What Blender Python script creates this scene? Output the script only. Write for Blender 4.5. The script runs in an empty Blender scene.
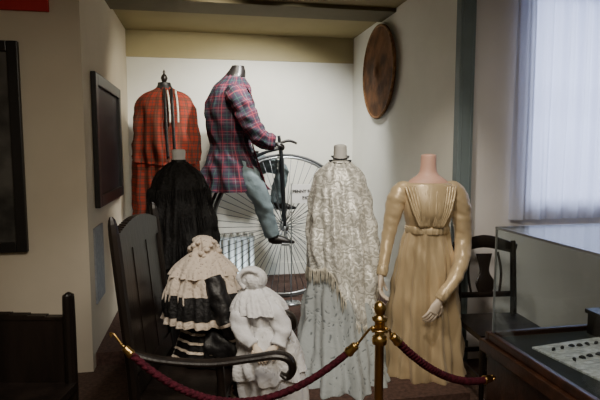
import bpy, math, random
from mathutils import Vector, Matrix, noise
random.seed(4)
PSI=math.radians(10.78); S,C=math.sin(PSI),math.cos(PSI)
col=bpy.context.scene.collection
def L(l,d): return (d*S+l*C, d*C-l*S)      # metres right / metres ahead of the standing point -> room axes
def root(name,l,d,z=0.0,rot=None,room=None):
    e=bpy.data.objects.new(name,None); e.empty_display_size=.1
    x,y = room if room else L(l,d)
    e.location=(x,y,z); e.rotation_euler=(0,0,-PSI if rot is None else rot)
    col.objects.link(e); return e
# ---------------------------------------------------------------- materials
def nodes(name):
    m=bpy.data.materials.new(name); m.use_nodes=True
    nt=m.node_tree; b=nt.nodes['Principled BSDF']; return m,nt,b
def mat(name,c,rough=.7,metal=0,var=.12,scale=8,bump=0,bscale=60,c2=None,sheen=0,stretch=None,spec=.5):
    m,nt,b=nodes(name); n=nt.nodes; k=nt.links
    b.inputs['Roughness'].default_value=rough; b.inputs['Metallic'].default_value=metal
    b.inputs['Specular IOR Level'].default_value=spec
    if sheen: b.inputs['Sheen Weight'].default_value=sheen
    tc=n.new('ShaderNodeTexCoord'); src=tc.outputs['Object']
    if stretch:
        mp=n.new('ShaderNodeMapping'); mp.inputs['Scale'].default_value=stretch; k.new(src,mp.inputs[0]); src=mp.outputs[0]
    nz=n.new('ShaderNodeTexNoise'); nz.inputs['Scale'].default_value=scale; nz.inputs['Detail'].default_value=4
    k.new(src,nz.inputs['Vector'])
    r=n.new('ShaderNodeValToRGB')
    if c2 is None: c2=tuple(max(0,x*(1-var*2)) for x in c)
    r.color_ramp.elements[0].position=.35; r.color_ramp.elements[1].position=.65
    r.color_ramp.elements[0].color=(*c2,1); r.color_ramp.elements[1].color=(*c,1)
    k.new(nz.outputs['Fac'],r.inputs[0]); k.new(r.outputs[0],b.inputs['Base Color'])
    if bump:
        n2=n.new('ShaderNodeTexNoise'); n2.inputs['Scale'].default_value=bscale; k.new(src,n2.inputs['Vector'])
        bp=n.new('ShaderNodeBump'); bp.inputs['Strength'].default_value=bump; bp.inputs['Distance'].default_value=.01
        k.new(n2.outputs['Fac'],bp.inputs['Height']); k.new(bp.outputs[0],b.inputs['Normal'])
    return m
def tartan(name,base,bands,rough=.85):
    m,nt,b=nodes(name); n=nt.nodes; k=nt.links; b.inputs['Roughness'].default_value=rough; b.inputs['Specular IOR Level'].default_value=.2
    tc=n.new('ShaderNodeTexCoord'); sp=n.new('ShaderNodeSeparateXYZ'); k.new(tc.outputs['UV'],sp.inputs[0])
    cur=None
    for per,c0,w,colr,st in bands:
        for ax in (0,1):
            a=n.new('ShaderNodeMath'); a.operation='MULTIPLY'; k.new(sp.outputs[ax],a.inputs[0]); a.inputs[1].default_value=1/per
            f=n.new('ShaderNodeMath'); f.operation='FRACT'; k.new(a.outputs[0],f.inputs[0])
            s=n.new('ShaderNodeMath'); s.operation='SUBTRACT'; k.new(f.outputs[0],s.inputs[0]); s.inputs[1].default_value=c0
            ab=n.new('ShaderNodeMath'); ab.operation='ABSOLUTE'; k.new(s.outputs[0],ab.inputs[0])
            lt=n.new('ShaderNodeMath'); lt.operation='LESS_THAN'; k.new(ab.outputs[0],lt.inputs[0]); lt.inputs[1].default_value=w
            ml=n.new('ShaderNodeMath'); ml.operation='MULTIPLY'; k.new(lt.outputs[0],ml.inputs[0]); ml.inputs[1].default_value=st
            mx=n.new('ShaderNodeMixRGB'); k.new(ml.outputs[0],mx.inputs[0])
            if cur is None: mx.inputs[1].default_value=(*base,1)
            else: k.new(cur,mx.inputs[1])
            mx.inputs[2].default_value=(*colr,1); cur=mx.outputs[0]
    k.new(cur,b.inputs['Base Color']); return m
def brocade(name,c1,c2,scale,rough=.45,sheen=.3,lo=.25,hi=.4,warp=.12):
    m,nt,b=nodes(name); n=nt.nodes; k=nt.links; b.inputs['Roughness'].default_value=rough
    b.inputs['Sheen Weight'].default_value=sheen
    tc=n.new('ShaderNodeTexCoord'); nz=n.new('ShaderNodeTexNoise'); nz.inputs['Scale'].default_value=6
    mx=n.new('ShaderNodeMixRGB'); mx.inputs[0].default_value=warp
    k.new(tc.outputs['Object'],nz.inputs['Vector']); k.new(tc.outputs['Object'],mx.inputs[1]); k.new(nz.outputs['Color'],mx.inputs[2])
    v=n.new('ShaderNodeTexVoronoi'); v.inputs['Scale'].default_value=scale; k.new(mx.outputs[0],v.inputs['Vector'])
    r=n.new('ShaderNodeValToRGB'); e=r.color_ramp.elements; e[0].position=lo; e[0].color=(*c1,1); e[1].position=hi; e[1].color=(*c2,1)
    k.new(v.outputs['Distance'],r.inputs[0]); k.new(r.outputs[0],b.inputs['Base Color'])
    bp=n.new('ShaderNodeBump'); bp.inputs['Strength'].default_value=.4; bp.inputs['Distance'].default_value=.01
    k.new(v.outputs['Distance'],bp.inputs['Height']); k.new(bp.outputs[0],b.inputs['Normal']); return m
def swirl(name,c1,c2,scale,rough=.4):
    m,nt,b=nodes(name); n=nt.nodes; k=nt.links; b.inputs['Roughness'].default_value=rough; b.inputs['Sheen Weight'].default_value=.3
    b.inputs['Metallic'].default_value=.2
    tc=n.new('ShaderNodeTexCoord'); w=n.new('ShaderNodeTexWave'); w.wave_type='RINGS'; w.inputs['Scale'].default_value=scale
    w.inputs['Distortion'].default_value=16; w.inputs['Detail'].default_value=4; w.inputs['Detail Scale'].default_value=2.6
    k.new(tc.outputs['Object'],w.inputs['Vector'])
    r=n.new('ShaderNodeValToRGB'); e=r.color_ramp.elements; e[0].position=.25; e[0].color=(*c1,1); e[1].position=.75; e[1].color=(*c2,1)
    k.new(w.outputs['Fac'],r.inputs[0]); k.new(r.outputs[0],b.inputs['Base Color'])
    bp=n.new('ShaderNodeBump'); bp.inputs['Strength'].default_value=.3; bp.inputs['Distance'].default_value=.008
    k.new(w.outputs['Fac'],bp.inputs['Height']); k.new(bp.outputs[0],b.inputs['Normal']); return m
M={}
M['wall']=mat('wall_cream_paint',(.64,.57,.45),.9,var=.03,scale=3,bump=.05,bscale=120)
M['wallb']=mat('wall_white_paint',(.73,.73,.67),.9,var=.03,scale=3,bump=.05,bscale=120)
M['wallr']=mat('wall_pale_paint',(.76,.74,.74),.9,var=.03,scale=3,bump=.05,bscale=120)
M['olive']=mat('ceiling_olive_paint',(.26,.21,.10),.9,var=.04,scale=3)
M['falloff']=mat('painted_falloff_tan',(.40,.35,.20),.9,var=.03,scale=3)  # tan tone imitating light falloff at the top of the back wall
M['oliveD']=mat('beam_dark_olive',(.12,.10,.055),.9,var=.04)
M['trim']=mat('trim_bluegrey_paint',(.15,.195,.21),.6,var=.05)
M['floor']=mat('floor_brown_carpet',(.09,.05,.035),.95,var=.25,scale=40,bump=.3,bscale=200)
M['plat']=mat('platform_red_carpet',(.10,.052,.04),.95,var=.25,scale=40,bump=.3,bscale=200)
M['wood']=mat('dark_oak',(.014,.009,.007),.38,var=.3,scale=10,stretch=(1,1,.15),bump=.1)
M['woodm']=mat('mahogany',(.05,.02,.011),.35,var=.3,scale=14,stretch=(.2,1,1),bump=.1)
M['blackf']=mat('black_frame_wood',(.012,.011,.011),.4)
M['print']=mat('framed_print_paper',(.10,.095,.085),.6,var=.4,scale=5)
M['brass']=mat('brass',(.58,.38,.13),.28,1,var=.1)
M['rope']=mat('burgundy_velvet_rope',(.085,.010,.022),.9,var=.3,scale=60,bump=.6,bscale=90,spec=.2)
M['gold']=mat('gold_satin',(.62,.48,.29),.36,.2,var=.17,scale=5,bump=.3,bscale=22,stretch=(1,1,.25),sheen=.15)
M['goldp']=mat('gold_pleats',(.63,.50,.31),.38,.2,var=.22,scale=50,bump=.6,bscale=70,stretch=(1,1,.08))
M['skin']=mat('mannequin_skin_plaster',(.62,.38,.30),.55,var=.05)
M['white_hand']=mat('mannequin_pale_hand',(.75,.64,.52),.5,var=.05)
M['grey_skin']=mat('mannequin_grey_linen',(.58,.58,.56),.7,var=.05)
M['silver']=swirl('silver_paisley_brocade',(.50,.50,.46),(.86,.86,.81),6,.36)
M['floral']=brocade('grey_floral_voile',(.12,.14,.15),(.33,.365,.375),30,.8,.2,.14,.30,.25)
M['fringe']=mat('cream_silk_fringe',(.70,.66,.55),.6,var=.2,scale=40)
M['black']=mat('black_silk',(.009,.008,.009),.5,var=.3,scale=12,bump=.6,bscale=30,sheen=.02)
M['blackd']=mat('black_lace',(.012,.011,.012),.7,var=.5,scale=45,bump=.8,bscale=60)
M['lace']=brocade('cream_lace',(.34,.27,.22),(.66,.56,.46),60,.8,.2,.12,.3)
M['white']=mat('white_cotton',(.78,.78,.80),.85,var=.08,scale=14,bump=.4,bscale=40)
M['whitel']=brocade('white_eyelet_lace',(.50,.50,.52),(.78,.78,.79),55,.85,.2,.1,.25)
M['red']=tartan('red_tartan_wool',(.25,.030,.016),[(.085,.5,.2,(.05,.03,.022),.6),(.085,.5,.02,(.22,.11,.05),.3),(.085,.02,.04,(.025,.045,.04),.75)])
M['plaid']=tartan('purple_plaid_wool',(.060,.018,.034),[(.11,.5,.2,(.015,.02,.034),.65),(.11,.1,.03,(.22,.035,.05),.7),(.11,.85,.018,(.15,.15,.17),.45),(.11,.5,.02,(.03,.08,.065),.7)])
M['trou']=mat('pale_blue_trousers',(.15,.195,.215),.9,var=.15,scale=10,bump=.3,bscale=50,spec=.2)
M['leather']=mat('black_leather',(.012,.010,.010),.35)
M['steel']=mat('dull_steel',(.42,.45,.48),.35,.9,var=.1)
M['spoke']=mat('grey_painted_steel',(.16,.18,.20),.4,.3,var=.1)
M['iron']=mat('black_enamelled_iron',(.015,.017,.02),.3,.3)
M['rubber']=mat('grey_rubber',(.07,.075,.08),.8)
M['rad']=mat('white_enamel_radiator',(.84,.88,.87),.4,var=.02)
M['shield']=mat('brown_hide_shield',(.19,.085,.035),.75,var=.35,scale=6,bump=.3,bscale=20,spec=.15)
M['shieldr']=mat('woven_cane_rim',(.28,.15,.07),.8,var=.3,scale=30,bump=.4,bscale=60,spec=.15)
M['paper']=mat('white_card',(.78,.78,.78),.8,var=.04)
M['caption']=mat('printed_caption_paper',(.66,.68,.70),.8,var=.25,scale=90,stretch=(.3,1,1))
M['dark']=mat('dark_objects',(.02,.02,.025),.5)
M['baize']=mat('dark_green_baize',(.02,.025,.024),.9)
M['redsign']=mat('red_sign_board',(.50,.02,.02),.6,var=.04)
M['grey']=mat('grey_info_panel',(.26,.27,.29),.6,var=.15,scale=30)
m,nt,b=nodes('display_glass'); n=nt.nodes; k=nt.links
tr=n.new('ShaderNodeBsdfTransparent'); tr.inputs[0].default_value=(.93,.96,.96,1); gl=n.new('ShaderNodeBsdfGlossy'); gl.inputs['Roughness'].default_value=.02
lw=n.new('ShaderNodeLayerWeight'); lw.inputs[0].default_value=.5
pw=n.new('ShaderNodeMath'); pw.operation='POWER'; pw.inputs[1].default_value=4; k.new(lw.outputs['Facing'],pw.inputs[0])
ad=n.new('ShaderNodeMath'); ad.operation='MULTIPLY_ADD'; ad.inputs[1].default_value=.45; ad.inputs[2].default_value=.03; k.new(pw.outputs[0],ad.inputs[0])
mx=n.new('ShaderNodeMixShader')
k.new(ad.outputs[0],mx.inputs[0]); k.new(tr.outputs[0],mx.inputs[1]); k.new(gl.outputs[0],mx.inputs[2]); k.new(mx.outputs[0],n['Material Output'].inputs[0]); M['glass']=m
m,nt,b=nodes('sheer_voile_curtain'); n=nt.nodes; k=nt.links
df=n.new('ShaderNodeBsdfDiffuse'); df.inputs[0].default_value=(.74,.76,.86,1)
tl=n.new('ShaderNodeBsdfTranslucent'); tl.inputs[0].default_value=(.76,.80,.95,1)
mx=n.new('ShaderNodeMixShader'); mx.inputs[0].default_value=.45
k.new(df.outputs[0],mx.inputs[1]); k.new(tl.outputs[0],mx.inputs[2]); k.new(mx.outputs[0],n['Material Output'].inputs[0]); M['voile']=m
# ---------------------------------------------------------------- mesh builder
def cr(P,t):
    n=len(P)-1; i=min(int(t*n),n-1); f=t*n-i
    p0=P[max(i-1,0)];p1=P[i];p2=P[i+1];p3=P[min(i+2,n)]
    return [0.5*((2*b_)+(-a+c_)*f+(2*a-5*b_+4*c_-d_)*f*f+(-a+3*b_-3*c_+d_)*f**3) for a,b_,c_,d_ in zip(p0,p1,p2,p3)]
class MB:
    def __init__(s): s.v=[];s.f=[];s.uv=[]
    def grid(s,rows,uvs,wrap=True,cap0=False,cap1=False):
        o=len(s.v); nr=len(rows); nc=len(rows[0])
        for r in rows: s.v+= [tuple(p) for p in r]
        for i in range(nr-1):
            for j in range(nc if wrap else nc-1):
                j2=(j+1)%nc
                s.f.append((o+i*nc+j,o+i*nc+j2,o+(i+1)*nc+j2,o+(i+1)*nc+j))
                s.uv+=[uvs[i][j],uvs[i][j+1],uvs[i+1][j+1],uvs[i+1][j]]
        for c,i in ((cap0,0),(cap1,nr-1)):
            if c:
                idx=[o+i*nc+j for j in range(nc)]
                if i==0: idx=idx[::-1]
                s.f.append(tuple(idx)); s.uv+=[(0,0)]*nc
    def tube(s,pts,rad,seg=14,sub=5,up=(0,0,1),caps=True,wr=0,wf=9,lin=False):
        R=[(r,r) if not isinstance(r,tuple) else r for r in rad]
        A=[list(p)+list(r) for p,r in zip(pts,R)]
        N=(len(A)-1)*sub
        Q=[cr(A,i/N) for i in range(N+1)] if not lin else A
        N=len(Q)-1
        P=[Vector(q[:3]) for q in Q]; up=Vector(up)
        t0=(P[1]-P[0]).normalized()
        if abs(t0.dot(up))>.95: up=Vector((1,0,0)) if abs(t0.x)<.9 else Vector((0,1,0))
        nn=(up-t0*up.dot(t0)).normalized(); rows=[];uvs=[];dist=0
        for i,p in enumerate(P):
            t=(P[min(i+1,N)]-P[max(i-1,0)]).normalized()
            nn=(nn-t*nn.dot(t)).normalized(); bb=t.cross(nn)
            if i: dist+=(P[i]-P[i-1]).length
            ra,rb=max(Q[i][3],.0005),max(Q[i][4],.0005)
            row=[];uv=[]
            for j in range(seg+1):
                a=2*math.pi*j/seg; dv=nn*math.cos(a)*ra+bb*math.sin(a)*rb
                if wr:
                    q_=p+dv
                    ww=1+wr*2.2*noise.noise(Vector((q_.x*11,q_.y*11,q_.z*22+q_.x*9)))+wr*.9*noise.noise(Vector((q_.x*26,q_.y*26,q_.z*50+q_.x*30)))
                    dv=dv*ww
                if j<seg: row.append(p+dv)
                uv.append((a*(R[0][0]+R[-1][0])/2,dist))
            rows.append(row);uvs.append(uv)
        s.grid(rows,uvs,True,caps,caps); return s
    def loft(s,rings,seg=96,lv=40,freq=14,hem=None,caps=(True,True),th0=0,rough=0):
        N=lv; rings=[list(r)+[0]*(6-len(r)) for r in rings]
        zt=rings[0][0]
        T=[cr(rings,i/400) for i in range(401)]
        def atz(z):
            for q in T:
                if q[0]<=z: return q
            return T[-1]
        rows=[];uvs=[]; rm=sum(r[3] for r in rings)/len(rings)
        for i in range(N+1):
            q0=T[int(i/N*400)]; row=[];uv=[]
            for j in range(seg+1):
                th=2*math.pi*j/seg
                if hem: z=zt-(zt-q0[0])*hem(th); q=atz(z)
                else: z=q0[0]; q=q0
                fo=q[5]*(.6*math.sin(freq*th+.9*math.sin(z*4))+.4*math.sin((2*freq+1)*th+1.7+z*3))
                if rough: fo+=rough*noise.noise(Vector((math.cos(th)*3,math.sin(th)*3,z*9+math.cos(th)*3)))
                if j<seg: row.append((q[1]+q[3]*(1+fo)*math.cos(th),q[2]+q[4]*(1+fo)*math.sin(th),z))
                uv.append((th*rm,z))
            rows.append(row);uvs.append(uv)
        s.grid(rows,uvs,True,caps[0],caps[1]); return s
    def lathe(s,prof,c=(0,0,0),seg=24,axis='z'):
        rows=[];uvs=[]
        for r,z in prof:
            row=[]
            for j in range(seg):
                a=2*math.pi*j/seg; x,y=max(r,.0004)*math.cos(a),max(r,.0004)*math.sin(a)
                p=(x,y,z) if axis=='z' else ((x,z,y) if axis=='y' else (z,x,y))
                row.append((c[0]+p[0],c[1]+p[1],c[2]+p[2]))
            rows.append(row);uvs.append([(j/seg*2*math.pi*.1,z) for j in range(seg+1)])
        s.grid(rows,uvs,True,True,True); return s
    def ring(s,c,R,r,seg=72,t=8,axis='y'):
        o=len(s.v)
        for i in range(seg):
            a=2*math.pi*i/seg
            for j in range(t):
                b_=2*math.pi*j/t; rr=R+r*math.cos(b_); h=r*math.sin(b_)
                p=(rr*math.cos(a),h,rr*math.sin(a)) if axis=='y' else ((rr*math.cos(a),rr*math.sin(a),h) if axis=='z' else (h,rr*math.cos(a),rr*math.sin(a)))
                s.v.append((c[0]+p[0],c[1]+p[1],c[2]+p[2]))
        for i in range(seg):
            for j in range(t):
                s.f.append((o+i*t+j,o+((i+1)%seg)*t+j,o+((i+1)%seg)*t+(j+1)%t,o+i*t+(j+1)%t)); s.uv+=[(0,0)]*4
        return s
    def box(s,x0,x1,y0,y1,z0,z1,mtx=None):
        o=len(s.v)
        for p in [(x0,y0,z0),(x1,y0,z0),(x1,y1,z0),(x0,y1,z0),(x0,y0,z1),(x1,y0,z1),(x1,y1,z1),(x0,y1,z1)]:
            s.v.append(tuple(mtx@Vector(p)) if mtx else p)
        for f in [(0,3,2,1),(4,5,6,7),(0,1,5,4),(1,2,6,5),(2,3,7,6),(3,0,4,7)]:
            s.f.append(tuple(o+i for i in f)); s.uv+=[(0,0),(1,0),(1,1),(0,1)]
        return s
    def done(s,name,m,parent=None,smooth=True,bevel=0):
        me=bpy.data.meshes.new(name); me.from_pydata(s.v,[],s.f); me.update()
        uvl=me.uv_layers.new(name='UVMap')
        for i,u in enumerate(s.uv): uvl.data[i].uv=u
        me.materials.append(m)
        o=bpy.data.objects.new(name,me); col.objects.link(o)
        if parent: o.parent=parent
        if smooth: me.polygons.foreach_set('use_smooth',[True]*len(me.polygons))
        if bevel:
            bv=o.modifiers.new('bevel','BEVEL'); bv.width=bevel; bv.segments=2; bv.limit_method='ANGLE'
        return o
def hand(mb,w,D,N,sc=1.0,side=1,curl=.35):
    w=Vector(w);D=Vector(D).normalized();N=Vector(N);N=(N-D*N.dot(D)).normalized();Sd=D.cross(N)*side
    k_=w+D*.085*sc
    mb.tube([w-D*.03*sc,w,w+D*.045*sc,k_],[(.021*sc,.026*sc),(.018*sc,.026*sc),(.015*sc,.039*sc),(.011*sc,.038*sc)],up=N,seg=14)
    for i,(o,ln) in enumerate(((-.029,.062),(-.010,.078),(.010,.084),(.029,.074))):
        p=k_+Sd*o*sc-D*.01*sc; pts=[p]; a=curl*.5; d_=ln*sc/3
        for q in range(3):
            dr=D*math.cos(a)+N*math.sin(a)+Sd*o*1.5; p=p+dr.normalized()*(d_+.004); pts.append(p); a+=curl*(1+.12*i)
        mb.tube(pts,[.0095*sc,.009*sc,.008*sc,.0055*sc],seg=8,sub=3,up=N)
    p=w+D*.02*sc+Sd*.025*sc
    q1=p+(D*.6+Sd*.75+N*.2).normalized()*.036*sc; q2=q1+(D*.85+Sd*.3+N*.4).normalized()*.03*sc; q3=q2+(D*.9+N*.5).normalized()*.024*sc
    mb.tube([p,q1,q2,q3],[.014*sc,.011*sc,.0095*sc,.006*sc],seg=8,sub=3,up=N)
# ---------------------------------------------------------------- room
H=2.92; XL,XR,YB,YL,YR=-.79,1.82,6.14,3.85,3.55; WT=.08
MB().box(-3.5,4.5,-2.5,YB+.2,-.1,0).done('floor',M['floor'],smooth=False)
MB().box(-3.5,4.5,-2.5,YB+.2,H,H+.1).done('ceiling',M['olive'],smooth=False)
MB().box(XL-.15,XR+.15,YB,YB+.15,0,H).done('wall_back',M['wallb'],smooth=False)
MB().box(XL-.15,XL,YL+.15,YB,0,H).done('wall_left',M['wall'],smooth=False)
MB().box(-3.5,XL,YL,YL+.15,0,H).done('wall_left_front',M['wall'],smooth=False)
MB().box(XR,XR+WT,YR-.05,YB,0,H).done('wall_right',M['wallb'],smooth=False)
w=MB(); wx0,wx1,wz0,wz1=2.42,3.5,1.2,2.7
w.box(XR+WT,wx0,YR,YR+.12,0,H).box(wx1,4.5,YR,YR+.12,0,H).box(wx0,wx1,YR,YR+.12,0,wz0).box(wx0,wx1,YR,YR+.12,wz1,H)
w.done('wall_right_front',M['wallr'],smooth=False)
MB().box(-3.65,-3.5,-2.5,YL+.15,0,H).done('wall_far_left',M['wall'],smooth=False)
MB().box(4.5,4.65,-2.5,YR+.12,0,H).done('wall_far_right',M['wall'],smooth=False)
MB().box(-3.5,4.5,-2.65,-2.5,0,H).done('wall_rear',M['wall'],smooth=False)
t_=MB(); t_.box(XR-.03,XR+WT+.005,YR-.12,YR-.05,0,H).box(XR-.04,XR+WT+.015,YR-.13,YR-.04,0,.2)
t_.box(XR-.012,XR-.004,YR-.128,YR-.12,.2,H).box(XR+WT-.022,XR+WT-.012,YR-.128,YR-.12,.2,H); t_.done('trim_1',M['trim'],smooth=False,bevel=.004)
MB().box(XL,XR,YB-.012,YB,2.63,H).done('falloff_band',M['falloff'],smooth=False)  # thin band added to paint the fading light under the ceiling
MB().box(XL,XR,4.75,5.15,H-.035,H).done('trim_3',M['oliveD'],smooth=False)
MB().box(XL,XR,YB-.02,YB,.1,.24).done('baseboard_back',M['wallb'],smooth=False)
w=MB()
for x in (wx0,wx1-.03): w.box(x,x+.03,YR+.06,YR+.10,wz0,wz1)
for z in (wz0,wz1-.03): w.box(wx0,wx1,YR+.06,YR+.10,z,z+.03)
w.box(wx0,wx1,YR+.08,YR+.095,1.94,1.955)
w.done('window_1',M['wallb'],smooth=False)
rows=[];uvs=[]
for i in range(25):
    z=2.80-i/24*1.72; row=[];uv=[]
    for j in range(161):
        x=2.26+j/160*1.35; a=.022*(1-.3*i/24)
        row.append((x,YR-.06+a*math.sin(x*42+.5*math.sin(z*2))+.5*a*math.sin(x*95+z),z)); uv.append((x,z))
    rows.append(row);uvs.append(uv)
c=MB(); c.grid(rows,uvs,False); r_=root('sheer_curtain',0,0,0,0,(0,0)); c.done('voile_panel',M['voile'],r_)
MB().tube([(2.18,YR-.06,2.82),(3.7,YR-.06,2.82)],[.012,.012]).done('curtain_rod',M['brass'],r_)
p=MB(); p.box(XL,XR,3.95,YB-.02,0,.1).box(-.2,XR-.035,3.45,3.95,0,.1).box(.3,1.62,2.85,3.45,0,.1)
p.done('carpeted_platform',M['plat'],smooth=False)
def frame(name,u0,u1,z0,z1,plane,pos,fw=.05,inner='print'):
    r=root(name,0,0,0,0,(0,0)); f=MB(); q=MB()
    def bx(mb,a0,a1,b0,b1,t0,t1):
        if plane=='x': mb.box(pos+t0,pos+t1,a0,a1,b0,b1)
        else: mb.box(a0,a1,pos-t1,pos-t0,b0,b1)
    bx(f,u0,u0+fw,z0,z1,.001,.04);bx(f,u1-fw,u1,z0,z1,.001,.04);bx(f,u0+fw,u1-fw,z0,z0+fw,.001,.04);bx(f,u0+fw,u1-fw,z1-fw,z1,.001,.04)
    bx(q,u0+fw,u1-fw,z0+fw,z1-fw,.002,.015)
    f.done('moulding',M['blackf'],r,False,.006); q.done('print',M[inner],r,False); return r
frame('framed_picture',4.12,5.35,1.16,2.18,'x',XL,.09,'dark')
frame('framed_picture',-1.78,-1.18,.90,2.32,'y',YL,.07)
MB().box(XL,XL+.012,4.02,4.35,.45,1.02).done('information_panel',M['grey'],smooth=False)
r=root('red_wall_sign',0,0,0,0,(0,0)); MB().box(-1.75,-.98,YL-.03,YL-.001,2.52,2.82).done('board',M['redsign'],r,False,.004)
MB().box(-1.75,-1.1,YL-.034,YL-.029,2.7,2.74).done('lettering',M['paper'],r,False)
r=root('round_hide_shield',0,0,0,0,(XR-.012,5.1))
prof=[(0,-.075),(.05,-.073),(.06,-.06),(.2,-.055),(.36,-.045),(.43,-.04),(.455,-.05),(.465,-.03),(.44,-.012),(.2,-.005),(0,-.005)]
MB().lathe(prof,(0,0,2.38),64,'x').done('disc',M['shield'],r)
f=MB(); f.ring((-.04,0,2.38),.452,.014,72,8,'x'); f.done('bound_rim',M['shieldr'],r)
# ---------------------------------------------------------------- gold dress mannequin
g=root('gold_dress_mannequin',.85,3.45,.1)
MB().loft([(1.25,0,0,.16,.10),(1.30,0,0,.12,.092),(1.34,0,0,.066,.063),(1.39,0,0,.052,.054),(1.455,0,0,.05,.053),(1.468,0,0,.046,.048),(1.474,0,0,.02,.02)],seg=32,lv=24).done('neck',M['skin'],g)
MB().loft([(1.285,0,.0,.145,.105),(1.275,0,0,.165,.115),(1.24,0,0,.18,.128),(1.16,0,-.01,.175,.14,.01),(1.08,0,-.015,.16,.14,.02),(1.0,0,0,.14,.12,.01),(.97,0,0,.14,.12,.0)],seg=96,lv=30,freq=18).done('bodice',M['gold'],g)
pl=MB()
for sg in (-1,1):
    for q in range(8):
        x0=sg*(.010+.0165*q); pl.tube([(x0*.5+sg*.008,-.122,1.0),(x0*.85+sg*.010,-.149+.003*q,1.1),(x0*1.05+sg*.015,-.132+.004*q,1.2),(x0*1.15+sg*.02,-.108+.005*q,1.265)],[.008]*4,seg=8,sub=4,wr=.08)
pl.done('pleated_front',M['goldp'],g)
MB().loft([(1.0,0,0,.143,.124),(.98,0,0,.150,.13),(.95,0,0,.145,.127)],seg=64,lv=6).done('waistband',M['goldp'],g)
MB().loft([(.97,0,0,.142,.12,.02),(.9,0,.01,.162,.135,.05),(.75,0,.01,.19,.16,.08),(.5,0,.01,.22,.19,.11),(.2,0,.01,.25,.22,.13),(.02,0,.01,.268,.24,.14),(0.003,0,.01,.266,.236,.14)],seg=180,lv=50,freq=9,rough=.08).done('skirt',M['gold'],g)
s=MB()
s.tube([(-.115,0,1.25),(-.17,-.01,1.235),(-.21,-.02,1.17),(-.24,-.03,1.05),(-.268,-.05,.92),(-.295,-.10,.80),(-.32,-.14,.70)],[.04,.06,.066,.053,.043,.037,.031],wr=.06,sub=12,seg=32)
s.tube([(.115,0,1.25),(.17,-.01,1.235),(.21,-.01,1.16),(.232,-.01,1.04),(.238,-.02,.90),(.21,-.10,.79),(.145,-.19,.69),(.06,-.24,.60),(.03,-.25,.56)],[.04,.06,.068,.062,.055,.05,.044,.037,.032],wr=.065,sub=12,seg=32)
s.done('sleeves',M['gold'],g)
for i,(a,b_,rr) in enumerate((((-.308,-.12,.75),(-.323,-.145,.69),.035),((.075,-.235,.615),(.035,-.25,.565),.037))):
    MB().tube([a,[(x+y)/2 for x,y in zip(a,b_)],b_],[rr,rr+.003,rr-.003],seg=20).done('cuff_%d'%(i+1),M['goldp'],g)
h=MB(); hand(h,(-.327,-.15,.685),(-.05,-.25,-1),(.8,-.3,0),1.0,-1,.35); hand(h,(.025,-.252,.55),(-.45,-.15,-.8),(-.3,.9,0),1.0,1,.3); h.done('hands',M['white_hand'],g)
# ---------------------------------------------------------------- silver shawl mannequin
g=root('silver_shawl_mannequin',.285,3.7,.1)
MB().loft([(1.36,0,0,.13,.10),(1.39,0,0,.08,.075),(1.43,0,0,.052,.054),(1.50,0,0,.046,.05),(1.53,0,0,.044,.048),(1.54,0,0,.02,.02)],seg=32,lv=24).done('neck',M['grey_skin'],g)
nk=MB()
for k2,(rr,zz,ct) in enumerate(((.060,1.455,34),(.075,1.425,38))):
    for j in range(ct):
        a=2*math.pi*j/ct; nk.lathe([(0,-.006),(.0055,-.003),(.0065,0),(.0055,.003),(0,.006)],(rr*math.cos(a),rr*math.sin(a),zz-.02*(math.sin(a)<0)*abs(math.sin(a))),6)
nk.done('bead_necklace',M['dark'],g)
MB().loft([(1.36,0,0,.14,.1),(1.2,0,0,.17,.13),(1.02,0,0,.13,.11),(.9,0,-.01,.17,.16,.03),(.6,0,-.03,.215,.22,.09),(.3,0,-.12,.26,.29,.12),(.1,0,-.22,.29,.36,.15),(.01,-.01,-.28,.31,.38,.17),(.003,-.01,-.28,.305,.375,.17)],seg=180,lv=50,freq=9,rough=.10).done('gown',M['floral'],g)
HC=math.radians(-66)
def hem(th):
    f=max(0,math.cos(th-HC)); b2=max(0,math.cos(th-math.radians(-175))); return .58+.42*f**4+.10*b2**2+.015*math.sin(7*th)
prof=[(1.42,0,0,.072,.068),(1.39,0,0,.11,.09),(1.35,0,0,.155,.115),(1.28,0,0,.19,.135,.02),(1.15,0,-.01,.215,.165,.06),(.95,.01,-.02,.235,.20,.11),(.75,.02,-.04,.245,.235,.13),(.5,.04,-.07,.23,.25,.13),(.36,.06,-.09,.20,.26,.12),(.30,.06,-.1,.19,.27,.12)]
MB().loft(prof,seg=220,lv=70,freq=9,hem=hem,caps=(False,False),rough=.12).done('brocade_shawl',M['silver'],g)
fr=MB(); T=[cr([list(q)+[0]*(6-len(q)) for q in prof],i/400) for i in range(401)]
for j in range(280):
    th=2*math.pi*j/280; z=1.42-(1.42-.30)*hem(th); q=min(T,key=lambda t_:abs(t_[0]-z))
    fo=q[5]*(.6*math.sin(9*th+.9*math.sin(z*4))+.4*math.sin(19*th+1.7+z*3))+.12*noise.noise(Vector((math.cos(th)*3,math.sin(th)*3,z*9+math.cos(th)*3)))
    x=q[1]+q[3]*(1+fo)*math.cos(th); y=q[2]+q[4]*(1+fo)*math.sin(th); dx=random.uniform(-.008,.008)
    fr.tube([(x,y,z+.01),(x*1.01+dx,y*1.01,z-.04),(x*1.01+dx*1.5,y*1.01,z-.085-random.uniform(0,.02))],[.0028,.0035,.001],seg=5,sub=2)
fr.done('fringe',M['fringe'],g)
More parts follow.
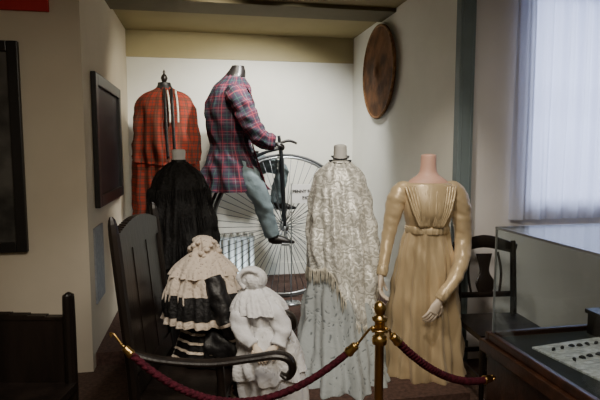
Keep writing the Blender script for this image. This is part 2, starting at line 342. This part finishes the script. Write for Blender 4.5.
# ---------------------------------------------------------------- black dress mannequin
g=root('black_dress_mannequin',-.93,4.0,.106)
MB().loft([(1.35,0,0,.10,.09),(1.38,0,0,.06,.06),(1.42,0,0,.05,.053),(1.49,0,0,.05,.053),(1.50,0,0,.02,.02)],seg=28,lv=18).done('neck',M['paper'],g)
MB().loft([(1.42,0,0,.056,.058),(1.40,0,0,.062,.064),(1.37,0,0,.09,.08),(1.33,0,0,.15,.10),(1.28,0,0,.185,.12,.02),(1.1,0,0,.19,.15,.03),(.95,0,0,.17,.14,.02),(.85,-.01,0,.21,.18,.04),(.6,-.02,0,.26,.25,.07),(.3,-.03,-.02,.30,.30,.09),(.02,-.03,-.02,.33,.33,.10),(.001,-.03,-.02,.325,.325,.10)],seg=120,lv=60,freq=10).done('gown',M['black'],g)
MB().loft([(1.40,0,0,.07,.07),(1.36,0,0,.12,.09),(1.28,0,0,.195,.135,.02),(1.1,0,-.01,.235,.19,.06),(.9,0,-.01,.265,.23,.09),(.7,-.01,-.01,.285,.26,.11),(.58,-.01,-.01,.29,.27,.13)],seg=160,lv=36,freq=11,caps=(False,False),rough=.10,hem=lambda t_:.96+.03*math.sin(9*t_)).done('lace_cape',M['blackd'],g)
fr=MB()
for zr,rx_,ry_ in ((1.18,.235,.18),(.98,.265,.225),(.78,.288,.26)):
    for j in range(90):
        a=2*math.pi*(j+random.random()*.6)/90; x,y=rx_*math.cos(a),ry_*math.sin(a)-.01
        fr.tube([(x*.98,y*.98,zr+.02),(x*1.04,y*1.04,zr-.02),(x*1.06+random.uniform(-.01,.01),y*1.06,zr-.09-random.uniform(0,.03))],[.004,.005,.001],seg=5,sub=2)
fr.done('silk_fringes',M['blackd'],g)
# ---------------------------------------------------------------- tartan cloak on stand
g=root('red_tartan_cloak_on_stand',-1.36,5.3,.1)
MB().lathe([(.14,0),(.14,.02),(.06,.04),(.025,.08),(.02,.6),(.028,.8),(.02,1.0),(.02,2.08),(.045,2.10),(.05,2.12),(.02,2.14),(.015,2.17),(.028,2.19),(.034,2.215),(.026,2.24),(.010,2.26),(.014,2.275),(.008,2.29),(.0,2.30)],(0,0,0),24).done('turned_stand',M['wood'],g)
MB().loft([(2.13,0,0,.05,.05),(2.09,0,0,.09,.08),(2.055,0,0,.18,.12,.01),(2.0,0,0,.26,.16,.02),(1.9,0,0,.29,.19,.04),(1.6,0,0,.31,.22,.07),(1.2,0,0,.33,.24,.10),(.75,0,0,.34,.25,.12)],seg=160,lv=44,freq=7,caps=(False,False),rough=.08).done('cloak',M['red'],g)
MB().loft([(2.14,.0,0,.055,.055),(2.10,0,0,.11,.09),(2.06,0,0,.2,.135),(1.98,0,0,.275,.175,.02),(1.8,0,-.005,.31,.215,.05),(1.55,0,-.005,.33,.24,.08),(1.35,0,-.005,.335,.245,.10)],seg=160,lv=24,freq=7,caps=(False,False),rough=.10,hem=lambda t_:.93+.07*math.cos(t_+1.2)).done('shoulder_cape',M['red'],g)
MB().loft([(2.17,0,0,.062,.062),(2.14,0,0,.07,.07),(2.09,0,0,.10,.09)],seg=30,lv=8,caps=(False,False)).done('collar',M['black'],g)
e=MB()
for x0 in (.02,.09): e.tube([(x0,-.10,2.10),(x0+.03,-.20,2.0),(x0+.05,-.25,1.8),(x0+.06,-.275,1.60),(x0+.07,-.28,1.42)],[(.006,.016)]*5,up=(0,-1,0),seg=8)
e.done('front_braid',M['black'],g)
e=MB()
for x0 in (.06,.14): e.tube([(x0,-.13,2.08),(x0+.03,-.20,1.98),(x0+.045,-.235,1.86),(x0+.05,-.25,1.76)],[(.006,.009)]*4,up=(0,-1,0),seg=8)
e.done('pale_front_trim',M['fringe'],g)
# ---------------------------------------------------------------- penny farthing
bx,by=L(-.16,5.2)
g=root('penny_farthing_bicycle',0,0,.102,-math.radians(4),(bx,by)); R=.73; zc=R
MB().ring((0,0,zc),R-.012,.013,96,8).done('tyre',M['rubber'],g)
MB().ring((0,0,zc),R-.034,.012,96,8).done('rim',M['steel'],g)
sp=MB()
for j in range(60):
    a=2*math.pi*j/60; a2=a+(.22 if j%2 else -.22); y=.05 if j%4<2 else -.05
    sp.tube([(.035*math.cos(a2),y,zc+.035*math.sin(a2)),((R-.035)*math.cos(a),0,zc+(R-.035)*math.sin(a))],[.0036,.0036],seg=5,sub=1)
sp.done('spokes',M['spoke'],g)
MB().lathe([(.0,-.09),(.012,-.09),(.012,-.06),(.045,-.058),(.045,-.048),(.02,-.044),(.02,.044),(.045,.048),(.045,.058),(.012,.06),(.012,.09),(0,.09)],(0,0,zc),20,'y').done('hub',M['steel'],g)
f=MB()
for y in (-.075,.075): f.tube([(0,y,zc-.01),(-.01,y,zc+.35),(-.03,y*.9,zc+R+.02),(-.035,y*.3,zc+R+.06)],[(.014,.007),(.016,.008),(.016,.008),(.012,.012)],sub=5,seg=10)
f.tube([(-.035,0,zc+R+.04),(-.05,0,zc+R+.18)],[.019,.016])
f.tube([(-.05,0,zc+R+.05),(-.22,0,zc+R+.0),(-.48,0,zc+.58),(-.68,0,zc+.33),(-.79,0,zc+.0),(-.87,0,zc-.30),(-.95,0,.2)],[.017,.017,.017,.016,.015,.013,.012],sub=6,seg=12)
f.tube([(-.06,-.30,zc+R+.05),(-.03,-.20,zc+R+.065),(-.05,0,zc+R+.07),(-.03,.20,zc+R+.065),(-.06,.30,zc+R+.05)],[.011]*5,seg=10)
for y in (-.045,.045): f.tube([(-.87,y*.3,zc-.30),(-.9,y,.33),(-.95,y,.2)],[.009,.008,.008],seg=8)
f.done('frame_and_handlebar',M['iron'],g)
f=MB()
for sg in (-1,1): f.lathe([(0,-.06),(.017,-.055),(.02,0),(.017,.055),(0,.06)],(-.05,sg*.27,zc+R+.054),12,'y')
f.tube([(-.05,0,zc+R+.10),(.05,0,zc+R+.13),(.13,0,zc+R+.10)],[.014,.014,.012],seg=8)
f.tube([(-.42,0,zc+.66),(-.34,0,zc+.735),(-.25,0,zc+.745)],[(.02,.10),(.022,.075),(.014,.03)],up=(0,0,1),seg=16)
f.done('grips_brake_and_saddle',M['leather'],g)
f=MB(); f.box(-.012,.012,-.10,-.088,zc-.15,zc).box(-.012,.012,.088,.10,zc,zc+.15)
f.box(-.04,.04,-.19,-.10,zc-.165,zc-.14).box(-.04,.04,.10,.19,zc+.14,zc+.165); f.done('cranks_and_pedals',M['steel'],g,False,.003)
f=MB(); f.ring((-.95,0,.2),.188,.012,48,8); f.done('rear_tyre',M['rubber'],g)
sp=MB(); sp.ring((-.95,0,.2),.172,.007,48,6)
for j in range(20):
    a=2*math.pi*j/20; sp.tube([(-.95,.03 if j%2 else -.03,.2),(-.95+.17*math.cos(a),0,.2+.17*math.sin(a))],[.002,.002],seg=5,sub=1)
sp.done('rear_spokes',M['steel'],g)
sg_=root('bicycle_label_sign',0,0,0,-math.radians(4),L(.09,5.0))
MB().box(-.17,.19,-.006,.006,1.09,1.27).done('card',M['paper'],sg_,False)
MB().box(-.18,-.17,-.01,.01,.1,1.28).done('sign_post',M['steel'],sg_,False)
MB().lathe([(.09,.1),(.09,.112),(.02,.12),(0,.12)],(-.175,0,0)).done('sign_foot',M['steel'],sg_)
for i,tx in enumerate(('PENNY FARTHING','BICYCLE')):
    cu=bpy.data.curves.new('lettering','FONT'); cu.body=tx; cu.size=.042; cu.align_x='CENTER'; cu.extrude=.001; cu.offset=.0015
    t=bpy.data.objects.new('lettering_%d'%(i+1),cu); cu.materials.append(M['dark']); col.objects.link(t); t.parent=sg_
    t.location=(.01,-.008,1.19-.062*i); t.rotation_euler=(math.pi/2,0,0)
# ---------------------------------------------------------------- rider
g=root('plaid_coat_rider_mannequin',0,0,0,-math.radians(4),(bx,by))
MB().loft([(2.36,-.455,0,.078,.07),(2.32,-.475,0,.09,.08),(2.265,-.49,0,.13,.13),(2.2,-.51,0,.18,.19),(2.08,-.525,0,.22,.22,.01),(1.95,-.53,0,.235,.225,.02),(1.78,-.53,0,.215,.205,.02),(1.64,-.53,0,.20,.19,.03),(1.5,-.515,0,.245,.23,.06),(1.35,-.51,0,.30,.26,.09),(1.20,-.50,0,.34,.285,.12)],seg=140,lv=60,freq=6,caps=(False,False),rough=.13).done('plaid_coat',M['plaid'],g)
MB().loft([(2.41,-.445,0,.06,.06),(2.36,-.455,0,.082,.075),(2.30,-.475,0,.10,.095),(2.27,-.48,0,.09,.09)],seg=30,lv=12,caps=(False,False)).done('coat_collar',M['leather'],g)
MB().loft([(2.34,-.455,0,.02,.02),(2.335,-.455,0,.05,.05),(2.2,-.48,0,.06,.06),(2.1,-.48,0,.06,.06)],seg=24,lv=12).done('neck',M['dark'],g)
s=MB()
for y in (-1,1): s.tube([(-.50,y*.14,2.15),(-.46,y*.23,2.10),(-.38,y*.26,1.95),(-.29,y*.275,1.77),(-.21,y*.275,1.69),(-.11,y*.27,1.67)],[.07,.105,.10,.09,.08,.07],wr=.12,sub=10,seg=32)
s.done('coat_sleeves',M['plaid'],g)
e=MB(); e.tube([(-.38,-.09,2.22),(-.315,-.11,2.1),(-.295,-.10,1.9),(-.315,-.10,1.68),(-.27,-.14,1.5),(-.18,-.16,1.22)],[(.005,.03)]*6,up=(1,0,0),seg=8); e.tube([(-.38,.09,2.22),(-.315,.11,2.1),(-.295,.10,1.9),(-.315,.10,1.68)],[(.005,.03)]*4,up=(1,0,0),seg=8)
e.done('lapels',M['plaid'],g)
e=MB()
for q in range(4): e.lathe([(0,-.01),(.012,-.006),(.012,.004),(0,.008)],(-.298,0,2.05-.12*q),10,'x')
e.done('buttons',M['brass'],g)
h=MB()
for y in (-1,1): hand(h,(-.125,y*.27,1.66),(1,0,-.12),(0,0,-1),1.0,y,1.0)
h.done('gloved_hands',M['leather'],g)
s=MB(); s.tube([(-.48,0,1.62),(-.48,0,1.5),(-.45,0,1.44)],[(.15,.16),(.17,.18),(.12,.15)],seg=24,up=(1,0,0))
s.tube([(-.44,-.08,1.48),(-.34,-.15,1.32),(-.24,-.17,1.13),(-.185,-.155,.95),(-.13,-.145,.76)],[.10,.105,.092,.082,.074],wr=.08,sub=10,seg=32)
s.tube([(-.44,.08,1.48),(-.25,.15,1.46),(-.02,.16,1.40),(-.05,.15,1.2),(-.08,.145,1.06)],[.10,.10,.075,.068,.064],wr=.08,sub=10,seg=32)
s.done('trousers',M['trou'],g)
s=MB()
for y,z,x in ((-.145,.715,-.05),(.145,1.02,-.0)):
    s.tube([(x-.09,y,z+.12),(x-.085,y,z+.05),(x-.07,y,z+.01)],[.045,.045,.042],seg=16)
    s.tube([(x-.12,y,z),(x-.08,y,z+.01),(x,y,z+.005),(x+.08,y,z-.01),(x+.14,y,z-.018)],[(.02,.022),(.045,.036),(.042,.037),(.026,.044),(.012,.026)],up=(0,0,1),seg=16)
s.done('boots',M['leather'],g)
# ---------------------------------------------------------------- radiator
rx0,rx1=-.16,.60
g=root('column_radiator',0,0,.1,0,(0,5.93)); f=MB()
nsec=10
for i in range(nsec):
    x=rx0+(i+.5)*(rx1-rx0)/nsec
    for y in (-.06,0,.06): f.tube([(x,y,.05),(x,y,.08),(x,y,.5),(x,y,.53)],[.018,.026,.026,.018],seg=10,sub=2)
    for z in (.07,.51): f.tube([(x,-.075,z),(x,0,z+.012*(1 if z>.3 else -1)),(x,.075,z)],[.022,.03,.022],seg=10)
f.tube([(rx0,0,.09),(rx1,0,.09)],[.018,.018]); f.tube([(rx0,0,.49),(rx1,0,.49)],[.018,.018])
for x in (rx0+.05,rx1-.05): f.box(x-.02,x+.02,-.06,.06,0,.06)
f.done('sections',M['rad'],g)
# ---------------------------------------------------------------- hall armchair
g=root('carved_oak_armchair',-.77,2.32,0)
W=.66
f=MB()
for y in (0,W):
    f.tube([(0,y,0),(0,y,.45),(-.03,y,.8),(-.07,y,1.22),(-.08,y,1.30)],[.027,.027,.026,.025,.008],seg=8,sub=4)
mt=Matrix.Translation((0,0,.45))@Matrix.Rotation(-math.radians(5.5),4,'Y')
f.box(-.02,.02,.02,W-.02,.0,.09,mt); f.box(-.012,.010,.02,W-.02,.09,.70,mt)
for q in range(1,3): f.box(-.018,.014,W*q/3-.02,W*q/3+.02,.09,.70,mt)
n_=24
for i in range(n_):
    y0=.02+(W-.04)*i/n_; y1=.02+(W-.04)*(i+1)/n_; h0=.77+.05*math.sin(math.pi*(i+.5)/n_)
    f.box(-.02,.02,y0,y1,.68,h0,mt)
f.box(.0,.42,0,W,.40,.44)
x=.40
for y in (.03,W-.03): f.tube([(x,y,0),(x,y,.06),(x,y,.2),(x,y,.38),(x,y,.5),(x-.01,y,.62)],[.022,.03,.02,.03,.02,.022],seg=12,sub=5)
f.box(.02,.41,.02,.05,.12,.16); f.box(.02,.41,W-.05,W-.02,.12,.16); f.box(.37,.40,.03,W-.03,.10,.14)
for y in (0.02,W-.02):
    f.tube([(-.02,y,.66),(.12,y,.625),(.35,y,.61),(.55,y,.635),(.66,y,.65),(.72,y,.63),(.735,y,.58),(.71,y,.545),(.68,y,.56)],[(.018,.026),(.018,.03),(.018,.032),(.018,.034),(.02,.036),(.021,.036),(.02,.034),(.016,.03),(.010,.022)],up=(0,0,1),seg=14,sub=6)
f.done('frame',M['wood'],g,False)
# ---------------------------------------------------------------- lace caped lady seated
g=root('lace_caped_seated_figure',-.53,2.84,0)
MB().loft([(1.0,0,0,.09,.08),(.94,0,0,.14,.11),(.8,.01,0,.15,.13),(.66,.02,0,.14,.12),(.55,.03,0,.18,.16,.03),(.46,.04,0,.22,.19,.05),(.445,.04,0,.215,.185,.05)],seg=80,lv=30,freq=9).done('bodice',M['black'],g)
s=MB(); s.tube([(.04,-.03,.55),(.14,-.04,.55),(.22,-.05,.53),(.26,-.06,.42),(.27,-.06,.2),(.28,-.06,.02)],[(.10,.17),(.10,.17),(.09,.17),(.09,.16),(.10,.17),(.11,.18)],wr=.08,sub=10,seg=40,up=(0,0,1)); s.done('lap_and_skirt',M['black'],g)
MB().loft([(1.055,0,0,.05,.05),(1.03,0,0,.075,.07),(1.0,-.01,0,.11,.10,.03),(.93,-.01,0,.165,.14,.07),(.84,-.01,0,.195,.175,.11),(.78,.0,-.01,.208,.19,.13)],seg=190,lv=30,freq=12,caps=(False,False),rough=.14,hem=lambda t_:.95+.05*abs(math.sin(10*t_))).done('lace_cape',M['lace'],g)
MB().loft([(1.05,0,0,.06,.06),(1.02,0,0,.10,.09),(.97,-.01,0,.15,.13,.05),(.92,-.01,0,.18,.16,.11)],seg=140,lv=14,freq=14,caps=(False,False),rough=.14).done('lace_collar',M['lace'],g)
MB().loft([(.83,.0,-.01,.20,.18,.08),(.76,.0,-.01,.218,.199,.11),(.71,.0,-.01,.223,.205,.12)],seg=140,lv=8,freq=12,caps=(False,False),rough=.1).done('black_cape_edge',M['blackd'],g)
MB().loft([(.725,.0,-.01,.212,.197,.11),(.69,.0,-.01,.222,.208,.12),(.67,.0,-.01,.225,.21,.13)],seg=140,lv=6,freq=12,caps=(False,False),rough=.1).done('lower_lace_frill',M['lace'],g)
bn=MB(); bn.loft([(1.13,-.01,0,.015,.015),(1.12,-.01,0,.04,.04),(1.09,0,0,.062,.06,.08),(1.05,0,0,.066,.066,.10),(1.03,0,0,.085,.08,.16)],seg=80,lv=16,freq=7,rough=.25)
for j in range(26):
    a=2*math.pi*j/26*1.618; rr=random.uniform(.8,1.4); zz=1.045+.055*(j%4)/3; q_=.08-.02*(j%4)/3
    bn.lathe([(0,-.014*rr),(.012*rr,-.009),(.016*rr,0),(.011*rr,.01),(0,.014*rr)],(q_*math.cos(a),q_*math.sin(a),zz),8)
bn.done('ruched_bonnet',M['lace'],g)
s=MB()
for y,pp in ((-1,[(.06,-.12,.92),(.11,-.16,.80),(.16,-.18,.68),(.22,-.15,.60)]),(1,[(-.06,.12,.92),(.02,.19,.8),(.1,.2,.68),(.2,.14,.60)])):
    s.tube(pp,[.05,.055,.055,.045],wr=.13,sub=10,seg=24)
s.done('sleeves',M['black'],g)
h=MB(); hand(h,(.225,-.15,.595),(.8,.3,-.3),(0,0,-1),.8,1,.5); hand(h,(.2,.14,.60),(.8,-.3,-.2),(0,0,-1),.8,-1,.5); h.done('gloved_hands',M['blackd'],g)
st=MB()
for a,b_,rr in (((.152,-.18,.70),(.158,-.182,.685),.062),((.192,-.168,.64),(.200,-.163,.625),.056)):
    st.tube([a,b_],[rr,rr-.003],seg=24,sub=2,caps=False,wr=.1)
for z in (.62,.575,.53,.485):
    k3=(.62-z); r1=.16+k3*.42; st.loft([(z,.03+k3*.07,0,r1,r1*.88,.04),(z-.012,.03+k3*.07,0,r1+.007,r1*.88+.007,.05)],seg=80,lv=2,freq=9,caps=(False,False))
for z in (.40,.30,.20,.10): st.tube([(.262,-.06,z),(.264,-.06,z-.018)],[(.104,.172),(.107,.176)],seg=40,sub=2,caps=False,wr=.08)
st.done('lace_bands',M['lace'],g)
# ---------------------------------------------------------------- white child's dress on stand
g=root('white_child_dress_figure',-.16,2.62,0)
MB().lathe([(.13,0),(.13,.012),(.03,.03),(.012,.05),(.012,.8),(0,.8)],(0,0,0)).done('stand',M['wood'],g)
MB().loft([(.90,-.07,0,.035,.035),(.88,-.07,0,.06,.05),(.85,-.06,0,.09,.07),(.78,-.045,0,.105,.09,.02),(.70,-.03,0,.105,.095,.05),(.6,-.01,0,.14,.12,.09),(.45,.01,0,.165,.15,.12),(.3,.02,0,.175,.165,.15),(.16,.02,0,.185,.17,.16)],seg=160,lv=50,freq=7,caps=(True,False),rough=.14).done('gown',M['white'],g)
MB().loft([(.905,-.07,0,.04,.04),(.88,-.07,0,.08,.07,.05),(.83,-.06,-.005,.12,.10,.09),(.78,-.05,-.01,.135,.12,.12)],seg=130,lv=16,freq=10,caps=(False,False),rough=.14).done('cape_collar',M['whitel'],g)
ov=MB(); ov.loft([(.72,-.03,0,.115,.105,.05),(.6,-.01,-.005,.155,.135,.09),(.5,.0,-.005,.172,.155,.12),(.44,.01,-.005,.178,.162,.13)],seg=150,lv=16,freq=7,caps=(False,False),rough=.14,hem=lambda t_:.96+.04*math.sin(7*t_)); ov.done('lace_overskirt',M['whitel'],g)
s=MB(); s.tube([(-.01,-.04,.83),(.04,-.07,.77),(.075,-.10,.70),(.05,-.14,.64)],[.036,.046,.042,.032],wr=.16,sub=9,seg=24)
s.tube([(-.12,-.03,.83),(-.145,-.06,.76),(-.125,-.10,.69),(-.07,-.14,.64)],[.036,.045,.041,.032],wr=.16,sub=9,seg=24); s.done('puffed_sleeves',M['white'],g)
h=MB(); hand(h,(.04,-.145,.635),(-.6,-.3,-.5),(0,.8,-.3),.6,1,.4); hand(h,(-.06,-.145,.635),(.4,-.4,-.6),(0,.8,-.3),.6,-1,.4); h.done('doll_hands',M['white_hand'],g)
bn=MB(); bn.loft([(1.005,-.09,0,.012,.012),(1.0,-.09,0,.035,.035),(.975,-.088,0,.06,.058,.05),(.94,-.082,0,.066,.066,.08),(.91,-.075,0,.056,.056,.08),(.895,-.07,0,.04,.04)],seg=60,lv=20,freq=7,rough=.15)
bn.tube([(-.12,-.045,.905),(-.145,-.05,.93),(-.148,-.05,.965),(-.115,-.055,.995),(-.07,-.055,.995),(-.04,-.045,.96),(-.045,-.04,.92)],[.012]*7,wr=.35,seg=10,sub=5)
bn.done('frilled_bonnet',M['whitel'],g)
# ---------------------------------------------------------------- bench at left
g=root('dark_oak_bench',-1.14,2.5,0); f=MB()
for x in (-1.1,0):
    f.tube([(x,0,0),(x,0,.4),(x,0,.84),(x,0,.89),(x,0,.905)],[(.028,.034),(.028,.034),(.028,.034),(.02,.028),(.004,.006)],seg=12,sub=4)
f.box(-1.08,-.02,-.018,.018,.40,.78)
for q in range(12):
    x0=-1.08+q*.088; f.box(x0,x0+.09,-.022,.022,.77,.785+.02*math.sin(math.pi*q/11))
f.box(-1.13,.03,-.42,.0,.41,.45)
for x in (-1.1,0): f.box(x-.025,x+.025,-.41,-.36,0,.41)
f.box(-1.1,0,-.395,-.375,.15,.19)
f.done('frame',M['wood'],g,False,.004)
# ---------------------------------------------------------------- stanchion and ropes
g=root('brass_rope_stanchion',.315,2.0,0)
MB().lathe([(.15,0),(.15,.012),(.13,.025),(.05,.04),(.024,.055),(.018,.07),(.018,.83),(.028,.835),(.03,.85),(.028,.865),(.020,.87),(.020,.925),(.029,.93),(.031,.94),(.016,.948),(.014,.955),(.021,.965),(.025,.98),(.021,.995),(.010,1.006),(0,1.01)],(0,0,0),32).done('post',M['brass'],g)
MB().ring((0,0,.895),.034,.005,32,8,'z').done('rope_ring',M['brass'],g)
def rope(name,A,B,sag):
    g=root(name,0,0,0)
    A=Vector(A);B=Vector(B);n=28;pts=[]
    for i in range(n+1):
        t=i/n; p=A.lerp(B,t); p.z-=sag*4*t*(1-t); pts.append(p)
    m_=MB(); m_.tube(pts[2:-2],[.014]*(n-3),seg=14,sub=4)
    for s_ in range(3):
        q=[]
        for i in range(2*6,(n-2)*6+1):
            t=i/6; a=int(t); b_=min(a+1,n); p=pts[a].lerp(pts[b_],t-a); th=i*.55+s_*2.094
            q.append(tuple(p+Vector((math.cos(th)*.003,math.sin(th)*.0075,math.sin(th+1.57)*.0075))))
        m_.tube(q,[.0105]*len(q),seg=7,sub=1)
    m_.done('rope',M['rope'],g)
    for e0,e1,e2,i in ((pts[0],pts[1],pts[2],1),(pts[-1],pts[-2],pts[-3],2)):
        d_=(e2-e0).normalized(); q0=e2-d_*.05
        MB().tube([q0,q0+d_*.012,q0+d_*.016,q0+d_*.04,q0+d_*.055,q0+d_*.065],[.007,.009,.017,.018,.021,.017],seg=16,sub=3).done('end_cap_%d'%i,M['brass'],g)
        hk=MB(); hk.tube([q0,(q0+e0)/2+Vector((0,0,.008)),e0+Vector((0,0,.012))+d_*.005,e0-d_*.02,e0-d_*.012+Vector((0,0,-.012))],[.005]*5,seg=8); hk.done('hook_%d'%i,M['brass'],g)
    return g
rope('barrier_rope',(-.84,2.27,.765),(.28,2.0,.885),.30)
rope('barrier_rope',(.35,2.0,.885),(.905,2.36,.53),.085)
# ---------------------------------------------------------------- glass case
cx,cy=L(.96,2.5)
g=root('glass_display_case',0,0,0,0,(cx,cy)); WX,WY=1.25,1.15
f=MB(); f.box(-.05,WX+.05,-WY-.05,.05,.60,.66).box(-.02,WX+.02,-WY-.02,.02,.08,.60).box(-.04,WX+.04,-WY-.04,.04,0,.08)
f.box(-.03,.0,-WY,0,.66,.70).box(WX,WX+.03,-WY,0,.66,.70).box(-.03,WX+.03,0,.03,.66,.70).box(-.03,WX+.03,-WY-.03,-WY,.66,.70)
f.done('cabinet',M['woodm'],g,False,.006)
MB().box(0,WX,-WY,0,.66,.675).done('baize_lining',M['baize'],g,False)
f=MB(); f.box(-.006,0,-WY,0,.68,1.22).box(WX,WX+.006,-WY,0,.68,1.22).box(0,WX,0,.006,.68,1.22).box(0,WX,-WY-.006,-WY,.68,1.22).box(-.006,WX+.006,-WY-.006,.006,1.22,1.228)
f.done('glass_panes',M['glass'],g,False)
f=MB()
for x,y in ((-.007,-.001),(WX-.001,-.001),(-.007,-WY-.007),(WX-.001,-WY-.007)): f.box(x,x+.008,y,y+.008,.68,1.222)
for z in (1.218,): f.box(-.008,.002,-WY,0,z,z+.011).box(WX-.002,WX+.008,-WY,0,z,z+.011).box(-.008,WX+.008,-.002,.008,z,z+.011).box(-.008,WX+.008,-WY-.008,-WY+.002,z,z+.011)
f.done('metal_edging',M['steel'],g,False)
rm=Matrix.Rotation(math.radians(8),4,'Z')
f=MB(); f.box(.07,.58,-.66,-.18,.676,.684,rm); f.done('mounted_display_sheet',M['caption'],g,False)
f=MB(); f.box(.66,.98,-.52,-.20,.676,.684).box(.14,.40,-.86,-.74,.676,.684); f.done('caption_labels',M['paper'],g,False)
f=MB()
for i in range(8):
    for j in range(2):
        x=.17+i*.05+random.uniform(-.008,.008); y=-.22-j*.12+.14*(x-.17)+random.uniform(-.01,.01); a=random.uniform(0,6)
        f.tube([(x-.014*math.cos(a),y-.014*math.sin(a),.690),(x,y,.693),(x+.014*math.cos(a),y+.014*math.sin(a),.690)],[.003,.008,.002],seg=8)
f.done('small_specimens',M['dark'],g)
f=MB(); f.box(.50,.78,-.12,-.03,.676,.78).box(.49,.79,-.13,-.02,.78,.80); f.lathe([(.03,.80),(.035,.82),(.02,.85),(0,.86)],(.64,-.07,0)); f.done('trinket_box',M['wood'],g,False)
# ---------------------------------------------------------------- side chairs
def chair(l,d,rot,top=.93):
    g=root('wooden_side_chair',l,d,0,rot); f=MB()
    for x in (-.2,.2):
        f.tube([(x,.19,0),(x,.18,.43),(x,.20,.7),(x*1.05,.24,top-.02),(x*1.05,.245,top)],[(.019,.02),(.021,.024),(.02,.024),(.018,.024),(.01,.016)],seg=10)
        f.tube([(x,-.2,0),(x,-.2,.2),(x,-.2,.43)],[.014,.018,.022],seg=10)
    f.box(-.23,.23,-.23,.20,.43,.465)
    f.tube([(-.23,.235,top-.05),(0,.255,top+.005),(.23,.235,top-.05)],[(.012,.035),(.012,.045),(.012,.035)],up=(0,1,0),seg=12)
    f.tube([(-.2,.20,.6),(.2,.20,.6)],[(.01,.02)]*2,up=(0,1,0))
    f.tube([(0,.20,.6),(0,.21,.68),(0,.225,.76),(0,.24,.88)],[(.008,.045),(.008,.07),(.008,.035),(.008,.06)],up=(0,1,0),seg=12)
    for sx in (-.1,.1): f.tube([(sx,.20,.6),(sx*1.2,.22,.75),(sx,.24,.89)],[.009]*3,seg=8)
    f.box(-.2,.2,-.205,-.19,.2,.23); f.box(-.2,.2,.18,.195,.2,.23)
    for x in (-.2,.2): f.box(x-.008,x+.008,-.2,.19,.15,.18)
    f.done('frame',M['wood'],g,False); return g
chair(1.31,3.34,math.radians(6)-PSI,.96)
# ---------------------------------------------------------------- lights
def light(name,typ,loc,tgt,pw,colr,size=.3,**k2):
    ld=bpy.data.lights.new(name,typ); ld.energy=pw; ld.color=colr
    if typ=='AREA': ld.size=size
    if typ=='SPOT': ld.shadow_soft_size=size; ld.spot_size=math.radians(k2.get('ang',70)); ld.spot_blend=.7
    if typ=='POINT': ld.shadow_soft_size=size
    o=bpy.data.objects.new(name,ld); col.objects.link(o); o.location=loc
    o.rotation_euler=(Vector(tgt)-Vector(loc)).to_track_quat('-Z','Y').to_euler(); return o
light('alcove_spotlight','SPOT',(.9,4.3,2.85),(.7,6.1,1.1),310,(1,.98,.92),.06,ang=95)
light('alcove_spotlight','SPOT',(.2,4.2,2.85),(.0,6.0,1.5),120,(1,.92,.74),.06,ang=95)
light('costume_spotlight','SPOT',(.8,2.2,2.85),(1.15,3.55,1.1),115,(1,.89,.74),.06,ang=62)
light('costume_spotlight','SPOT',(.1,1.7,2.85),(-.2,3.0,.6),75,(1,.94,.88),.06,ang=55)
light('room_ceiling_light','AREA',(.3,.6,2.88),(.3,.6,0),80,(1,.89,.72),1.4)
light('radiator_fill_light','POINT',(.35,5.55,.22),(.35,6,.3),9,(.80,.93,1),.08)  # unseen fill added to brighten the radiator and lower back wall
light('daylight','AREA',(2.96,4.5,1.95),(2.9,3.5,1.9),95,(.68,.76,1),1.6)
wd=bpy.data.worlds.new('world'); bpy.context.scene.world=wd; wd.use_nodes=True
wd.node_tree.nodes['Background'].inputs[0].default_value=(.55,.65,.9,1); wd.node_tree.nodes['Background'].inputs[1].default_value=.9
# ---------------------------------------------------------------- camera
cd=bpy.data.cameras.new('camera'); cam=bpy.data.objects.new('camera',cd); col.objects.link(cam)
cam.location=(0,0,1.6); cam.rotation_euler=(math.radians(84.5),0,-PSI); cd.sensor_width=36; cd.lens=31.2; cd.clip_start=.05
bpy.context.scene.camera=cam
